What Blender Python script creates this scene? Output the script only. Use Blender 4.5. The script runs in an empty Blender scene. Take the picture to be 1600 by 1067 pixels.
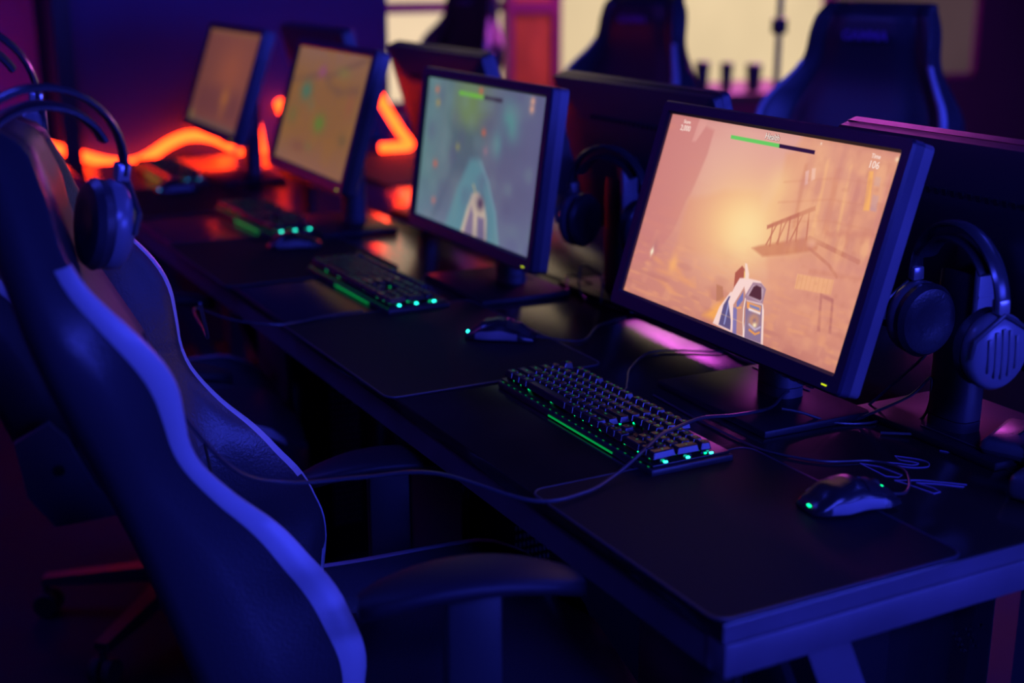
import bpy, bmesh, math, random
import numpy as np
from mathutils import Vector, Matrix
random.seed(7)
PI = math.pi
scene = bpy.context.scene
COL = scene.collection

# ------------------------------------------------------------------ camera
CAM = Vector((-.776, -.99, 1.405))
FPX = 2088.7
FWD = Vector((.4545, .8479, -.2732)).normalized()
cd = bpy.data.cameras.new('camera'); cam = bpy.data.objects.new('camera', cd); COL.objects.link(cam)
cam.location = CAM
cam.rotation_euler = FWD.to_track_quat('-Z', 'Y').to_euler()
cd.sensor_width = 36; cd.lens = FPX * 36 / 1600
cd.clip_start = .02; cd.clip_end = 60
cd.dof.use_dof = True; cd.dof.focus_distance = 1.93; cd.dof.aperture_fstop = 2.0
cd.dof.aperture_blades = 0
scene.camera = cam

# ------------------------------------------------------------------ world, view
w = bpy.data.worlds.new('dim_room_air'); scene.world = w; w.use_nodes = True
w.node_tree.nodes['Background'].inputs[0].default_value = (.22, .02, .80, 1)
w.node_tree.nodes['Background'].inputs[1].default_value = .012
vs = scene.view_settings
scene.display_settings.display_device = 'sRGB'
vs.view_transform = 'Standard'; vs.look = 'None'; vs.gamma = 1; vs.exposure = 0; vs.use_curve_mapping = False
scene.cycles.use_denoising = True
scene.cycles.max_bounces = 6
scene.cycles.sample_clamp_indirect = 3.0
scene.cycles.caustics_reflective = False

# ------------------------------------------------------------------ lamps (colour, strength, place)
BLUE = (.045, .06, 1.0); MAGENTA = (1.0, .11, .95); VIOLET = (.42, .06, 1.0)
LAMPS = [  # name, centre, size x, size y, colour, strength, label
    ((-.35, -2.45, 2.55), 1.3, .5, BLUE, 75, 'blue ceiling light panel behind the near end of the desks'),
    ((2.3, -.2, 2.85), .5, 1.6, BLUE, 15, 'added unseen blue panel above the right aisle, lighting the far chairs'),  # unseen, added to bring blue light onto the far chairs
    ((-1.1, 1.9, 2.85), .9, .5, BLUE, 16, 'added unseen blue panel above the left aisle, lighting the navy wall'),  # unseen, added to wash the navy wall in blue
    ((4.45, 5.0, 2.4), .85, 2.1, MAGENTA, 21, 'hanging magenta light panel above the right aisle'),
    ((3.58, 4.1, 2.4), .75, 1.0, MAGENTA, 11, 'smaller hanging magenta light panel nearer the desks'),
    ((-1.9, 3.2, 2.85), .5, .9, VIOLET, 6, 'added unseen violet panel tinting the far left alcove'),  # unseen, added to tint the alcove wall
]

# ------------------------------------------------------------------ materials
def lin(c):
    return tuple((x / 12.92 if x <= .04045 else ((x + .055) / 1.055) ** 2.4) for x in c)
def rgb(r, g, b): return lin((r / 255, g / 255, b / 255))
MATS = {}
def mat(name, col=(.02, .02, .02), rough=.4, metal=0., emis=None, es=0., bump=0., bscale=200., var=0., vscale=6., spec=.5, rvar=0.):
    if name in MATS: return MATS[name]
    m = bpy.data.materials.new(name); m.use_nodes = True; nt = m.node_tree; N = nt.nodes; L = nt.links
    b = N['Principled BSDF']
    b.inputs['Base Color'].default_value = (*col, 1); b.inputs['Roughness'].default_value = rough
    b.inputs['Metallic'].default_value = metal; b.inputs['Specular IOR Level'].default_value = spec
    tc = N.new('ShaderNodeTexCoord')
    if var or rvar:
        n = N.new('ShaderNodeTexNoise'); n.inputs['Scale'].default_value = vscale; n.inputs['Detail'].default_value = 5
        L.new(tc.outputs['Object'], n.inputs['Vector'])
        if var:
            r = N.new('ShaderNodeValToRGB')
            r.color_ramp.elements[0].position = .3; r.color_ramp.elements[1].position = .7
            r.color_ramp.elements[0].color = (*[x * (1 - var) for x in col], 1)
            r.color_ramp.elements[1].color = (*[min(1, x * (1 + var)) for x in col], 1)
            L.new(n.outputs['Fac'], r.inputs[0]); L.new(r.outputs[0], b.inputs['Base Color'])
        if rvar:
            mr = N.new('ShaderNodeMapRange'); mr.inputs['To Min'].default_value = rough - rvar; mr.inputs['To Max'].default_value = rough + rvar
            L.new(n.outputs['Fac'], mr.inputs['Value']); L.new(mr.outputs[0], b.inputs['Roughness'])
    if bump:
        n2 = N.new('ShaderNodeTexNoise'); n2.inputs['Scale'].default_value = bscale; n2.inputs['Detail'].default_value = 3
        L.new(tc.outputs['Object'], n2.inputs['Vector'])
        bp = N.new('ShaderNodeBump'); bp.inputs['Strength'].default_value = bump; bp.inputs['Distance'].default_value = .002
        L.new(n2.outputs['Fac'], bp.inputs['Height']); L.new(bp.outputs[0], b.inputs['Normal'])
    if emis:
        b.inputs['Emission Color'].default_value = (*emis, 1); b.inputs['Emission Strength'].default_value = es
    MATS[name] = m; return m
plastic = mat('black_plastic', (.022, .022, .026), .38, bump=.15, bscale=900)
gloss = mat('glossy_black_plastic', (.012, .012, .014), .12)
bezel_m = mat('bezel_plastic', (.03, .024, .045), .34, bump=.1, bscale=1200)
sidem = mat('monitor_shell_plastic', (.11, .10, .12), .34, bump=.1, bscale=1200)
leather = mat('black_leather', (.032, .030, .038), .36, bump=.35, bscale=260, rvar=.06)
stripe_m = mat('pale_trim_leather', (.42, .42, .46), .42, bump=.25, bscale=260)
pale_plastic = mat('pale_grey_plastic', (.3, .3, .34), .35)
rubber = mat('black_rubber', (.012, .012, .012), .7)
cable_m = mat('black_cable_sheath', (.04, .04, .05), .33)
metal_m = mat('dark_painted_metal', (.05, .05, .055), .35, bump=.08, bscale=500)
steel = mat('brushed_steel', (.35, .35, .37), .3, metal=1)
wood_top = mat('desk_laminate', (.018, .013, .011), .17, var=.3, vscale=9, rvar=.04, spec=.8)
deskframe_m = mat('desk_frame_paint', (.085, .075, .095), .4, bump=.1, bscale=300, var=.15, vscale=12)
cloth = mat('mousepad_cloth', (.007, .005, .008), .7, bump=.4, bscale=1500, spec=.2)
stitch = mat('mousepad_stitching', (.03, .03, .05), .5)
keycap_m = mat('keycap_plastic', (.014, .013, .017), .27)
plate_m = mat('keyboard_plate', (.03, .03, .03), .3, metal=.6)
green_e = mat('green_led', (.01, .05, .02), .4, emis=(.0, 1, .28), es=3.5)
green_d = mat('green_glint_glow', (.01, .05, .02), .4, emis=(.0, 1, .22), es=.16)
teal_e = mat('teal_led', (.01, .05, .05), .4, emis=(.02, 1, .75), es=9)
blue_e = mat('blue_led', (.01, .02, .05), .4, emis=(.02, .35, 1), es=3)
legend_m = mat('backlit_legend', (.05, .2, .05), .4, emis=(.02, 1, .3), es=.18)
yellow_e = mat('yellow_led', (.3, .3, .02), .4, emis=(.75, .9, .0), es=1.0)
red_e = mat('red_led', (.3, .02, .02), .4, emis=(1, .03, .05), es=1.0)
ink = mat('violet_outline_ink', (.26, .22, .40), .5)
wallblue = mat('navy_wall_paint', (.035, .04, .12), .8, var=.1, vscale=2)
wallpink = mat('mauve_wall_paint', (.5, .12, .34), .8, var=.15, vscale=2)
walldark = mat('dark_wall_paint', (.018, .012, .03), .85, var=.1, vscale=2)
ceil_m = mat('dark_ceiling_paint', (.02, .018, .02), .9)
floor_m = mat('dark_floor_vinyl', (.010, .009, .022), .75, var=.5, vscale=3, rvar=.1, spec=.2)
redpaint = mat('terracotta_panel', (.34, .19, .012), .9, var=.2, vscale=4)
purpletrim = mat('plum_trim', (.14, .02, .06), .6)
pinkframe = mat('window_frame_plum', (.14, .02, .09), .5)
tanwood = mat('tan_counter_wood', (.09, .085, .025), .5, var=.3, vscale=5)
logo_m = mat('violet_chair_print', (.20, .08, .36), .5)
perf = mat('perforated_mesh_metal', (.02, .02, .022), .4, metal=.5)
glass_m = mat('dark_side_glass', (.01, .01, .012), .08)

def glowmat(name, c, s, var=0., sc=2.):
    m = bpy.data.materials.new(name); m.use_nodes = True; nt = m.node_tree; N = nt.nodes; L = nt.links
    N.clear(); o = N.new('ShaderNodeOutputMaterial'); e = N.new('ShaderNodeEmission')
    e.inputs[0].default_value = (*c, 1); e.inputs[1].default_value = s; L.new(e.outputs[0], o.inputs[0])
    if var:
        tc = N.new('ShaderNodeTexCoord'); n = N.new('ShaderNodeTexNoise'); n.inputs['Scale'].default_value = sc
        mr = N.new('ShaderNodeMapRange'); mr.inputs['From Min'].default_value = .3; mr.inputs['From Max'].default_value = .7
        mr.inputs['To Min'].default_value = s * (1 - var); mr.inputs['To Max'].default_value = s * (1 + var)
        L.new(tc.outputs['Object'], n.inputs['Vector']); L.new(n.outputs['Fac'], mr.inputs['Value']); L.new(mr.outputs[0], e.inputs[1])
    return m
cream = glowmat('cream_window_glow', rgb(243, 214, 176), 1.0, .08)
cream2 = glowmat('cream_window_glow_wide', rgb(226, 200, 158), 1.0, .10, 1.2)
dimcream = glowmat('dim_window_glow', rgb(70, 52, 58), 1.0, .15, 1.0)
neon_m = glowmat('red_neon_glow', (1.0, .026, .003), 17.0)
neon_pink = glowmat('pink_neon_glow', (1.0, .05, .12), 1.0)

# ------------------------------------------------------------------ mesh helpers
class MB:
    def __init__(s): s.b = bmesh.new()
    def box(s, lo, hi, bev=0., seg=2, mtx=None, taper=None):
        r = bmesh.ops.create_cube(s.b, size=1); vs_ = r['verts']
        lo = Vector(lo); hi = Vector(hi); c = (lo + hi) / 2; d = hi - lo
        for v in vs_:
            t = 1.
            if taper and v.co.z > 0: v.co.x *= taper[0]; v.co.y *= taper[1]
            v.co = Vector((c.x + v.co.x * d.x, c.y + v.co.y * d.y, c.z + v.co.z * d.z))
        if bev:
            es = list({e for v in vs_ for e in v.link_edges})
            r = bmesh.ops.bevel(s.b, geom=es, offset=bev, segments=seg, affect='EDGES', profile=.5)
            vs_ = list({v for f in r['faces'] for v in f.verts} | {v for v in vs_ if v.is_valid})
        if mtx: bmesh.ops.transform(s.b, matrix=mtx, verts=vs_)
        return s
    def loft(s, rings, closed=True, caps=True, smooth=True):
        R = [[s.b.verts.new(p) for p in ring] for ring in rings]
        n = len(R[0])
        for a, b_ in zip(R, R[1:]):
            for i in range(n if closed else n - 1):
                j = (i + 1) % n
                try:
                    f = s.b.faces.new((a[i], a[j], b_[j], b_[i])); f.smooth = smooth
                except ValueError: pass
        if caps and closed:
            for ring, fl in ((R[0], True), (R[-1], False)):
                try: s.b.faces.new(ring[::-1] if fl else ring)
                except ValueError: pass
        return s
    def tube(s, pts, r, n=10, flat=1., up=None, caps=True):
        pts = [Vector(p) for p in pts]; rings = []; prev = None
        for i, p in enumerate(pts):
            t = (pts[min(i + 1, len(pts) - 1)] - pts[max(i - 1, 0)])
            if t.length < 1e-9: t = Vector((0, 0, 1))
            t.normalize()
            if up is not None: a = Vector(up) - t * Vector(up).dot(t)
            elif prev is None: a = t.orthogonal()
            else: a = prev - t * prev.dot(t)
            if a.length < 1e-6: a = t.orthogonal()
            a.normalize(); prev = a; b_ = t.cross(a)
            rr = r[i] if isinstance(r, (list, tuple)) else r
            rings.append([p + a * math.cos(2 * PI * k / n) * rr + b_ * math.sin(2 * PI * k / n) * rr * flat for k in range(n)])
        return s.loft(rings, caps=caps)
    def lathe(s, prof, origin=(0, 0, 0), axis='z', n=24, squash=1.):
        o = Vector(origin); rings = []
        for r, h in prof:
            ring = []
            for k in range(n):
                a = 2 * PI * k / n; x, y = r * math.cos(a), r * math.sin(a) * squash
                ring.append(o + {'z': Vector((x, y, h)), 'x': Vector((h, x, y)), 'y': Vector((x, h, y))}[axis])
            rings.append(ring)
        return s.loft(rings)
    def prism(s, poly, z0, z1, smooth=False):
        return s.loft([[(x, y, z0) for x, y in poly], [(x, y, z1) for x, y in poly]], smooth=smooth)
    def xf(s, m): bmesh.ops.transform(s.b, matrix=m, verts=s.b.verts[:]); return s
def obj(name, mb, m, parent=None, smooth=None, angle=35, **tags):
    b = mb.b if isinstance(mb, MB) else mb
    bmesh.ops.recalc_face_normals(b, faces=b.faces[:])
    me = bpy.data.meshes.new(name); b.to_mesh(me); b.free()
    if smooth is not False:
        for p in me.polygons: p.use_smooth = True
        try: me.set_sharp_from_angle(angle=math.radians(angle))
        except Exception: pass
    me.materials.append(m)
    o = bpy.data.objects.new(name, me); COL.objects.link(o)
    if parent: o.parent = parent
    for k, v in tags.items(): o[k] = v
    return o
def tag(o, label, cat, group=None, kind=None):
    o['label'] = label; o['category'] = cat
    if group: o['group'] = group
    if kind: o['kind'] = kind
    return o
def empty(name, loc, rz=0., label=None, cat=None, group=None):
    o = bpy.data.objects.new(name, None); COL.objects.link(o); o.location = loc; o.rotation_euler = (0, 0, rz)
    o.empty_display_size = .05
    if label: tag(o, label, cat, group)
    return o
def struct(name, mb, m, **k):
    o = obj(name, mb, m, **k); o['kind'] = 'structure'; return o
def copy_tree(o, parent=None):
    c = o.copy(); COL.objects.link(c)
    if parent: c.parent = parent
    for ch in list(o.children): copy_tree(ch, c)
    return c
def spline(pts, n=12):
    pts = [Vector(p) for p in pts]; P = [pts[0] * 2 - pts[1]] + pts + [pts[-1] * 2 - pts[-2]]; out = []
    for i in range(1, len(P) - 2):
        for k in range(n):
            t = k / n; a, b_, c, d = P[i - 1:i + 3]
            out.append(.5 * (2 * b_ + (c - a) * t + (2 * a - 5 * b_ + 4 * c - d) * t * t + (3 * b_ - a - 3 * c + d) * t ** 3))
    out.append(pts[-1]); return out
def interp(x, tab):
    if x <= tab[0][0]: return tab[0][1]
    for (a, u), (b_, v) in zip(tab, tab[1:]):
        if x <= b_:
            t = (x - a) / (b_ - a); t = t * t * (3 - 2 * t); return u + (v - u) * t
    return tab[-1][1]
def text_bm(s, size, depth=.0002, align='CENTER', bold=0.):
    cu = bpy.data.curves.new('lettering', 'FONT'); cu.body = s; cu.size = size; cu.align_x = align; cu.align_y = 'CENTER'
    cu.extrude = depth; cu.offset = bold; cu.resolution_u = 3
    t = bpy.data.objects.new('lettering', cu); COL.objects.link(t)
    dg = bpy.context.evaluated_depsgraph_get(); me = bpy.data.meshes.new_from_object(t.evaluated_get(dg))
    mb = MB(); mb.b.from_mesh(me)
    bpy.data.objects.remove(t); bpy.data.curves.remove(cu); bpy.data.meshes.remove(me)
    return mb
def add_text(target, s, size, mtx, depth=.0002, bold=0.):
    t = text_bm(s, size, depth, bold=bold); t.xf(mtx)
    me = bpy.data.meshes.new('lettering_piece'); t.b.to_mesh(me); t.b.free(); target.b.from_mesh(me); bpy.data.meshes.remove(me)

# ------------------------------------------------------------------ room shell
CZ = 3.6
def quad_box(name, lo, hi, m, **k): return struct(name, MB().box(lo, hi), m, smooth=False, **k)
quad_box('floor', (-3.2, -4.2, -.1), (8.2, 6.9, 0), floor_m)
quad_box('ceiling', (-3.2, -4.2, CZ), (8.2, 6.9, CZ + .1), ceil_m)
quad_box('wall_left', (-3.2, -4.2, 0), (-3.1, 6.9, CZ), walldark)
quad_box('wall_right', (8.1, -4.2, 0), (8.2, 6.9, CZ), walldark)
quad_box('wall_near', (-3.1, -4.2, 0), (8.1, -4.1, CZ), walldark)
quad_box('wall_partition', (.11, 3.9, 0), (1.235, 4.0, CZ), wallblue)
quad_box('wall_partition_corner', (.05, 3.84, 0), (.11, 4.0, CZ), mat('black_corner_paint', (.012, .01, .02), .6))
quad_box('wall_alcove', (-3.1, 4.6, 0), (.11, 4.7, CZ), wallpink)
# far wall made of pieces around its windows
YF = 6.5
W1 = (2.31, 3.20); W2 = (3.56, 5.75); W3 = (5.80, 7.25); WZ0 = .56; TOPS = {W1: 3.45, W2: 2.65, W3: 2.65}
fw = MB()
for x0, x1 in ((1.235, W1[0]), (W1[1], W2[0]), (W2[1], W3[0]), (W3[1], 8.1)): fw.box((x0, YF, 0), (x1, YF + .1, CZ))
for x0, x1 in (W1, W2, W3):
    fw.box((x0, YF, 0), (x1, YF + .1, WZ0)); fw.box((x0, YF, TOPS[(x0, x1)]), (x1, YF + .1, CZ))
struct('wall_far', fw, walldark, smooth=False)
quad_box('wall_side_passage', (1.235, 3.9, 0), (1.30, YF, CZ), wallblue)
def window(name, x0, x1, m, bars):
    WZ1 = TOPS[(x0, x1)]
    wv = struct(name, MB().box((x0, YF + .03, WZ0), (x1, YF + .05, WZ1)), m, smooth=False)
    fr = MB(); t = .035
    for lo, hi in (((x0, 0, WZ0), (x1, 0, WZ0 + t)), ((x0, 0, WZ1 - t), (x1, 0, WZ1)), ((x0, 0, WZ0), (x0 + t * .6, 0, WZ1)), ((x1 - t * .6, 0, WZ0), (x1, 0, WZ1))):
        fr.box((lo[0], YF - .01, lo[2]), (hi[0], YF + .028, hi[2]))
    for z in bars: fr.box((x0, YF - .01, z - .035), (x1, YF + .028, z + .03))
    obj('window_frame', fr, pinkframe, wv, smooth=False)
window('window_1', *W1, cream, (1.145, 2.0)); window('window_2', *W2, cream2, (2.0,)); window('window_3', *W3, dimcream, ())
# terracotta door panel between the windows
dr = struct('door_1', MB().box((3.22, YF - .04, 0), (3.50, YF - .005, 2.2), .004), redpaint)
f = MB(); f.box((3.17, YF - .06, 0), (3.22, YF, 2.25)); f.box((3.50, YF - .06, 0), (3.56, YF, 2.25)); f.box((3.22, YF - .06, 1.10), (3.50, YF - .041, 1.17)); f.box((3.17, YF - .06, 2.2), (3.56, YF, 2.26))
obj('door_frame', f, purpletrim, dr, smooth=False)

# ------------------------------------------------------------------ lamps
for (c, sx, sy, colr, st, lab) in LAMPS:
    L_ = empty('light_panel', (c[0], c[1], c[2]), 0, lab, 'light')
    hs = MB(); hs.box((-sx / 2 - .03, -sy / 2 - .03, .005), (sx / 2 + .03, sy / 2 + .03, .05), .005)
    for px_ in (-sx * .4, sx * .4):
        hs.tube([(px_, 0, .045), (px_, 0, CZ - c[2])], .004, 6)
    obj('housing', hs, metal_m, L_)
    e = MB(); e.box((-sx / 2, -sy / 2, -.004), (sx / 2, sy / 2, .005))
    obj('diffuser', e, glowmat('lamp_glow', colr, st), L_, smooth=False)

L_ = empty('added_blue_panel', (2.3, -4.09, 1.45), 0, 'wide unseen blue panel added behind the camera for side light and highlights', 'light')  # unseen glowing panel, added for blue side faces and key highlights
obj('housing', MB().box((-1.73, -.008, -.63), (1.73, .03, .63), .005), metal_m, L_)
obj('diffuser', MB().box((-1.7, .0305, -.6), (1.7, .04, .6)), glowmat('added_panel_glow', BLUE, 20), L_, smooth=False)

# ------------------------------------------------------------------ neon tubes on the far end
def neon(name, pts, r, m, label):
    o = obj(name, MB().tube(spline(pts, 10), r, 12), m); tag(o, label, 'neon light', 'red neon tubes at the far end'); return o
neon('neon_tube', [(-.25, 3.86, .80), (-.05, 3.86, .80), (.103, 3.86, .752), (.2, 3.86, .72), (.28, 3.86, .712), (.34, 3.86, .73), (.42, 3.86, .775), (.493, 3.86, .797), (.58, 3.86, .785), (.655, 3.86, .745)], .018, neon_m, 'long wavy red neon tube glowing at the foot of the navy wall')
neon('neon_tube', [(.67, 3.84, .722), (.70, 3.84, .716), (.735, 3.84, .705), (.752, 3.84, .715), (.748, 3.84, .755), (.742, 3.84, .80), (.735, 3.84, .835)], .019, neon_m, 'short red neon tube with a hooked upright end left of the map screen')
neon('neon_tube', [(.845, 3.84, .872), (.852, 3.86, .884), (.855, 3.895, .890)], .021, neon_m, 'small red neon end dot left of the map screen')
neon('neon_tube', [(1.055, 3.42, .955), (1.078, 3.42, .916), (1.106, 3.42, .87), (1.137, 3.42, .823), (1.166, 3.42, .785), (1.170, 3.42, .773), (1.147, 3.42, .770), (1.06, 3.42, .770)], .016, neon_m, 'red neon tube bent like a seven, seen between the screens')

# ------------------------------------------------------------------ desks
DESKL = 3.62
def desk(x0, x1, label, side):
    c = (x0 + x1) / 2; root = empty('gaming_desk', (c, 0, 0), 0, label, 'desk', 'two long desks standing back to back')
    h = (x1 - x0) / 2 - .0008
    obj('desktop', MB().box((-h, 0, .728), (h, DESKL, .75), .002), wood_top, root)
    edge = MB().box((-h, -.0015, .729), (h, -.0002, .7485)); obj('edge_band', edge, deskframe_m, root, smooth=False)
    fr = MB(); fr.box((-h + .001, -.004, .688), (h, .030, .7275), .003); fr.box((-h + .004, DESKL - .034, .686), (h, DESKL - .004, .7275), .002)
    fr.box((-h + .004, .034, .686), (-h + .034, DESKL - .034, .7275)); fr.box((h - .034, .034, .686), (h - .004, DESKL - .034, .7275))
    obj('apron', fr, deskframe_m, root)
    for y in (.006, 1.2, 2.4, DESKL - .066):
        for s_ in (-1, 1):
            lg = MB(); xt = s_ * -.06 - (.12 if s_ > 0 else -.12); xb = s_ * (h - .05)
            xt, xb = ((-.15, .16) if s_ < 0 else (.24, .24)) if side < 0 else ((-.24, -.24) if s_ < 0 else (.15, -.16))
            A = [(xt - .03, y, .687), (xt + .03, y, .687), (xt + .03, y + .05, .687), (xt - .03, y + .05, .687)]
            B = [(xb - .03, y, .0), (xb + .03, y, .0), (xb + .03, y + .05, .0), (xb - .03, y + .05, .0)]
            lg.loft([B, A], smooth=False); obj('leg', lg, deskframe_m, root, smooth=False)
    return root
desk(0, .6, 'long black gaming desk on the near side with four lit screens', -1)
desk(.6, 1.2, 'long black gaming desk on the far side behind the screens', 1)

# ------------------------------------------------------------------ mouse pads
def pad(x0, x1, y0, y1, label, r=.02):
    poly = []
    for cx, cy, a0 in ((x1 - r, y1 - r, 0), (x0 + r, y1 - r, 90), (x0 + r, y0 + r, 180), (x1 - r, y0 + r, 270)):
        for k in range(7):
            a = math.radians(a0 + 15 * k); poly.append((cx + r * math.cos(a), cy + r * math.sin(a)))
    root = empty('mouse_pad', ((x0 + x1) / 2, (y0 + y1) / 2, .7502), 0, label, 'mouse pad', 'cloth mouse pads on the desks')
    cx, cy = (x0 + x1) / 2, (y0 + y1) / 2; P = [(x - cx, y - cy) for x, y in poly]
    obj('cloth_surface', MB().prism(P, 0, .0032), cloth, root, smooth=False)
    obj('stitched_edge', MB().tube([(x, y, .0026) for x, y in P] + [(P[0][0], P[0][1], .0026)], .0019, 6), stitch, root)
pad(-.003, .345, .003, .405, 'black mouse pad at the near corner of the desk')
pad(-.014, .378, .838, 1.345, 'black mouse pad between the first and second keyboards')
pad(-.02, .375, 1.68, 2.17, 'black mouse pad between the second and third keyboards')
pad(-.03, .37, 2.55, 3.02, 'farthest black mouse pad on the near desk')
pad(.80, 1.19, 2.75, 3.40, 'black cloth mat added on the far desk to dull the neon reflection')  # dark cloth added here to kill the neon reflection on the desktop

# ------------------------------------------------------------------ screen pictures
def noise(h, wd, cells, seed):
    rs = np.random.RandomState(seed); g = rs.rand(cells[1] + 2, cells[0] + 2)
    y = np.linspace(0, cells[1], h); x = np.linspace(0, cells[0], wd); yi = y.astype(int); xi = x.astype(int)
    fy = (y - yi)[:, None]; fx = (x - xi)[None, :]; fy = fy * fy * (3 - 2 * fy); fx = fx * fx * (3 - 2 * fx)
    a = g[np.ix_(yi, xi)]; b_ = g[np.ix_(yi, xi + 1)]; c = g[np.ix_(yi + 1, xi)]; d = g[np.ix_(yi + 1, xi + 1)]
    return a * (1 - fx) * (1 - fy) + b_ * fx * (1 - fy) + c * (1 - fx) * fy + d * fx * fy
class Pic:
    def __init__(s, wd, h, c):
        s.w, s.h = wd, h; s.u, s.v = np.meshgrid(np.linspace(0, 1, wd), np.linspace(0, 1, h)); s.im = np.ones((h, wd, 3)) * np.array(c)
    def mix(s, m, c, a=1.): s.im = s.im * (1 - (m * a)[..., None]) + np.array(c, float) * (m * a)[..., None]
    def blob(s, u, v, su, sv, c, a=1., ang=0.):
        ca, sa = math.cos(ang), math.sin(ang); x = (s.u - u) * 1.776; y = s.v - v; X = x * ca + y * sa; Y = -x * sa + y * ca
        s.mix(np.exp(-((X / (su * 1.776)) ** 2 + (Y / sv) ** 2)), c, a)
    def poly(s, P, c, a=1., soft=.004):
        # signed distance based soft polygon
        x = s.u * 1.776; y = s.v; P = [(p[0] * 1.776, p[1]) for p in P]; ins = np.zeros(x.shape, bool); d = np.full(x.shape, 9.)
        n = len(P)
        for i in range(n):
            (x0, y0), (x1, y1) = P[i], P[(i + 1) % n]
            if y0 != y1: ins ^= ((y0 > y) != (y1 > y)) & (x < (x1 - x0) * (y - y0) / (y1 - y0) + x0)
            L2 = (x1 - x0) ** 2 + (y1 - y0) ** 2 + 1e-12; t = np.clip(((x - x0) * (x1 - x0) + (y - y0) * (y1 - y0)) / L2, 0, 1)
            d = np.minimum(d, np.hypot(x - x0 - t * (x1 - x0), y - y0 - t * (y1 - y0)))
        sd = np.where(ins, d, -d); s.mix(np.clip(sd / soft * .5 + .5, 0, 1), c, a)
    def line(s, P, wd, c, a=1., soft=.003):
        x = s.u * 1.776; y = s.v; d = np.full(x.shape, 9.)
        for (a0, b0), (a1, b1) in zip(P, P[1:]):
            x0, y0, x1, y1 = a0 * 1.776, b0, a1 * 1.776, b1
            L2 = (x1 - x0) ** 2 + (y1 - y0) ** 2 + 1e-12; t = np.clip(((x - x0) * (x1 - x0) + (y - y0) * (y1 - y0)) / L2, 0, 1)
            d = np.minimum(d, np.hypot(x - x0 - t * (x1 - x0), y - y0 - t * (y1 - y0)))
        s.mix(np.clip((wd / 2 - d) / soft * .5 + .5, 0, 1), c, a)
def pic_sunset():
    p = Pic(460, 259, (226, 158, 136))
    p.mix(np.clip(1 - p.v * 2.2, 0, 1) ** .8, (225, 163, 155), .9)
    p.mix(np.clip(1 - p.u * 2.6, 0, 1), (196, 118, 120), .75)
    p.mix(np.clip((p.u - .68) * 3, 0, 1), (216, 140, 122), .7)
    p.mix(np.clip((p.v - .66) * 3.0, 0, 1), (206, 132, 116), .85)
    p.blob(.30, .22, .22, .25, (232, 178, 160), .7)
    p.poly([(-.02, -.02), (.15, -.02), (.155, .119), (.184, .036), (.23, .049), (.23, .174), (.215, .304), (.204, .388), (.19, .44), (.17, .6), (.1, .8), (-.02, .85)], (208, 130, 124), .75, .01)
    p.poly([(.145, -.01), (.137, .128), (.155, .123), (.184, .036), (.19, -.01)], (226, 160, 150), .8, .006)
    p.poly([(.2, .42), (.283, .385), (.356, .337), (.437, .319), (.516, .306), (.56, .45), (.45, .66), (.2, .72)], (222, 148, 120), .6, .02)
    p.poly([(.574, .096), (.60, .08), (.627, -.02), (1.02, -.02), (1.02, .50), (.613, .60), (.55, .42), (.585, .25)], (228, 158, 122), .7, .02)
    p.blob(.47, .48, .20, .24, (255, 206, 142), .95); p.blob(.50, .50, .10, .14, (255, 226, 165), .75)
    p.blob(.58, .25, .05, .10, (255, 214, 150), .5)
    for u0, v0, w_, h_, c, a in ((.66, .13, .012, .30, (216, 140, 104), .45), (.74, .09, .010, .38, (250, 190, 130), .5), (.78, .12, .02, .30, (222, 146, 112), .5), (.83, .10, .008, .32, (252, 196, 130), .5), (.87, .14, .014, .32, (214, 138, 112), .5), (.965, .1, .02, .6, (214, 138, 128), .6)):
        p.poly([(u0, v0), (u0 + w_, v0 - .01), (u0 + w_ + .025, v0 + h_), (u0 + .022, v0 + h_)], c, a, .008)
    for v0 in (.20, .30, .40): p.line([(.60, v0 + .03), (.80, v0 - .04), (1.0, v0 - .05)], .008, (214, 138, 104), .35, .006)
    p.poly([(.902, .103), (.918, .099), (.943, .271), (.922, .277)], (250, 180, 100), .9)
    for q in ([(.671, .161), (.683, .151), (.693, .214), (.683, .223)], [(.693, .141), (.707, .135), (.715, .186), (.703, .199)]): p.poly(q, (246, 200, 190), .75)
    for q in ([(.93, .12), (.95, .12), (.953, .16), (.934, .16)], [(.94, .20), (.962, .2), (.968, .27), (.946, .27)]): p.poly(q, (196, 150, 160), .7)
    p.poly([(.617, .59), (.76, .545), (.878, .542), (1.02, .556), (1.02, .868), (.78, .93), (.685, .82)], (224, 150, 124), .5, .02)
    brown = (196, 116, 92)
    p.poly([(.585, .468), (.581, .450), (.747, .305), (.752, .326)], brown, .9)
    for a, b_ in (((.603, .44), (.616, .54)), ((.635, .409), (.646, .522)), ((.665, .384), (.679, .502)), ((.693, .360), (.712, .486)), ((.73, .334), (.75, .466)), ((.62, .43), (.60, .54)), ((.655, .40), (.64, .52)), ((.71, .36), (.69, .49))): p.line([a, b_], .010, brown, .85)
    p.poly([(.545, .575), (.571, .555), (.76, .450), (.80, .455), (.80, .50), (.70, .555), (.60, .60)], (204, 124, 92), .75, .008)
    p.line([(.76, .455), (.87, .48), (.96, .50)], .022, (196, 118, 96), .7); p.line([(.77, .50), (.86, .55), (.90, .59)], .016, (198, 120, 96), .6)
    p.blob(.775, .475, .018, .022, (226, 158, 140), .9)
    p.line([(.82, .42), (1.0, .36)], .03, (208, 130, 110), .5, .01); p.line([(.80, .60), (1.0, .57)], .02, (214, 138, 112), .6, .01)
    p.poly([(.755, .629), (.894, .607), (.899, .675), (.76, .699)], (250, 190, 130), .55)
    for k in range(9): p.line([(.762 + k * .016, .632 - k * .0028), (.766 + k * .016, .695 - k * .003)], .004, (222, 150, 104), .6)
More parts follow.
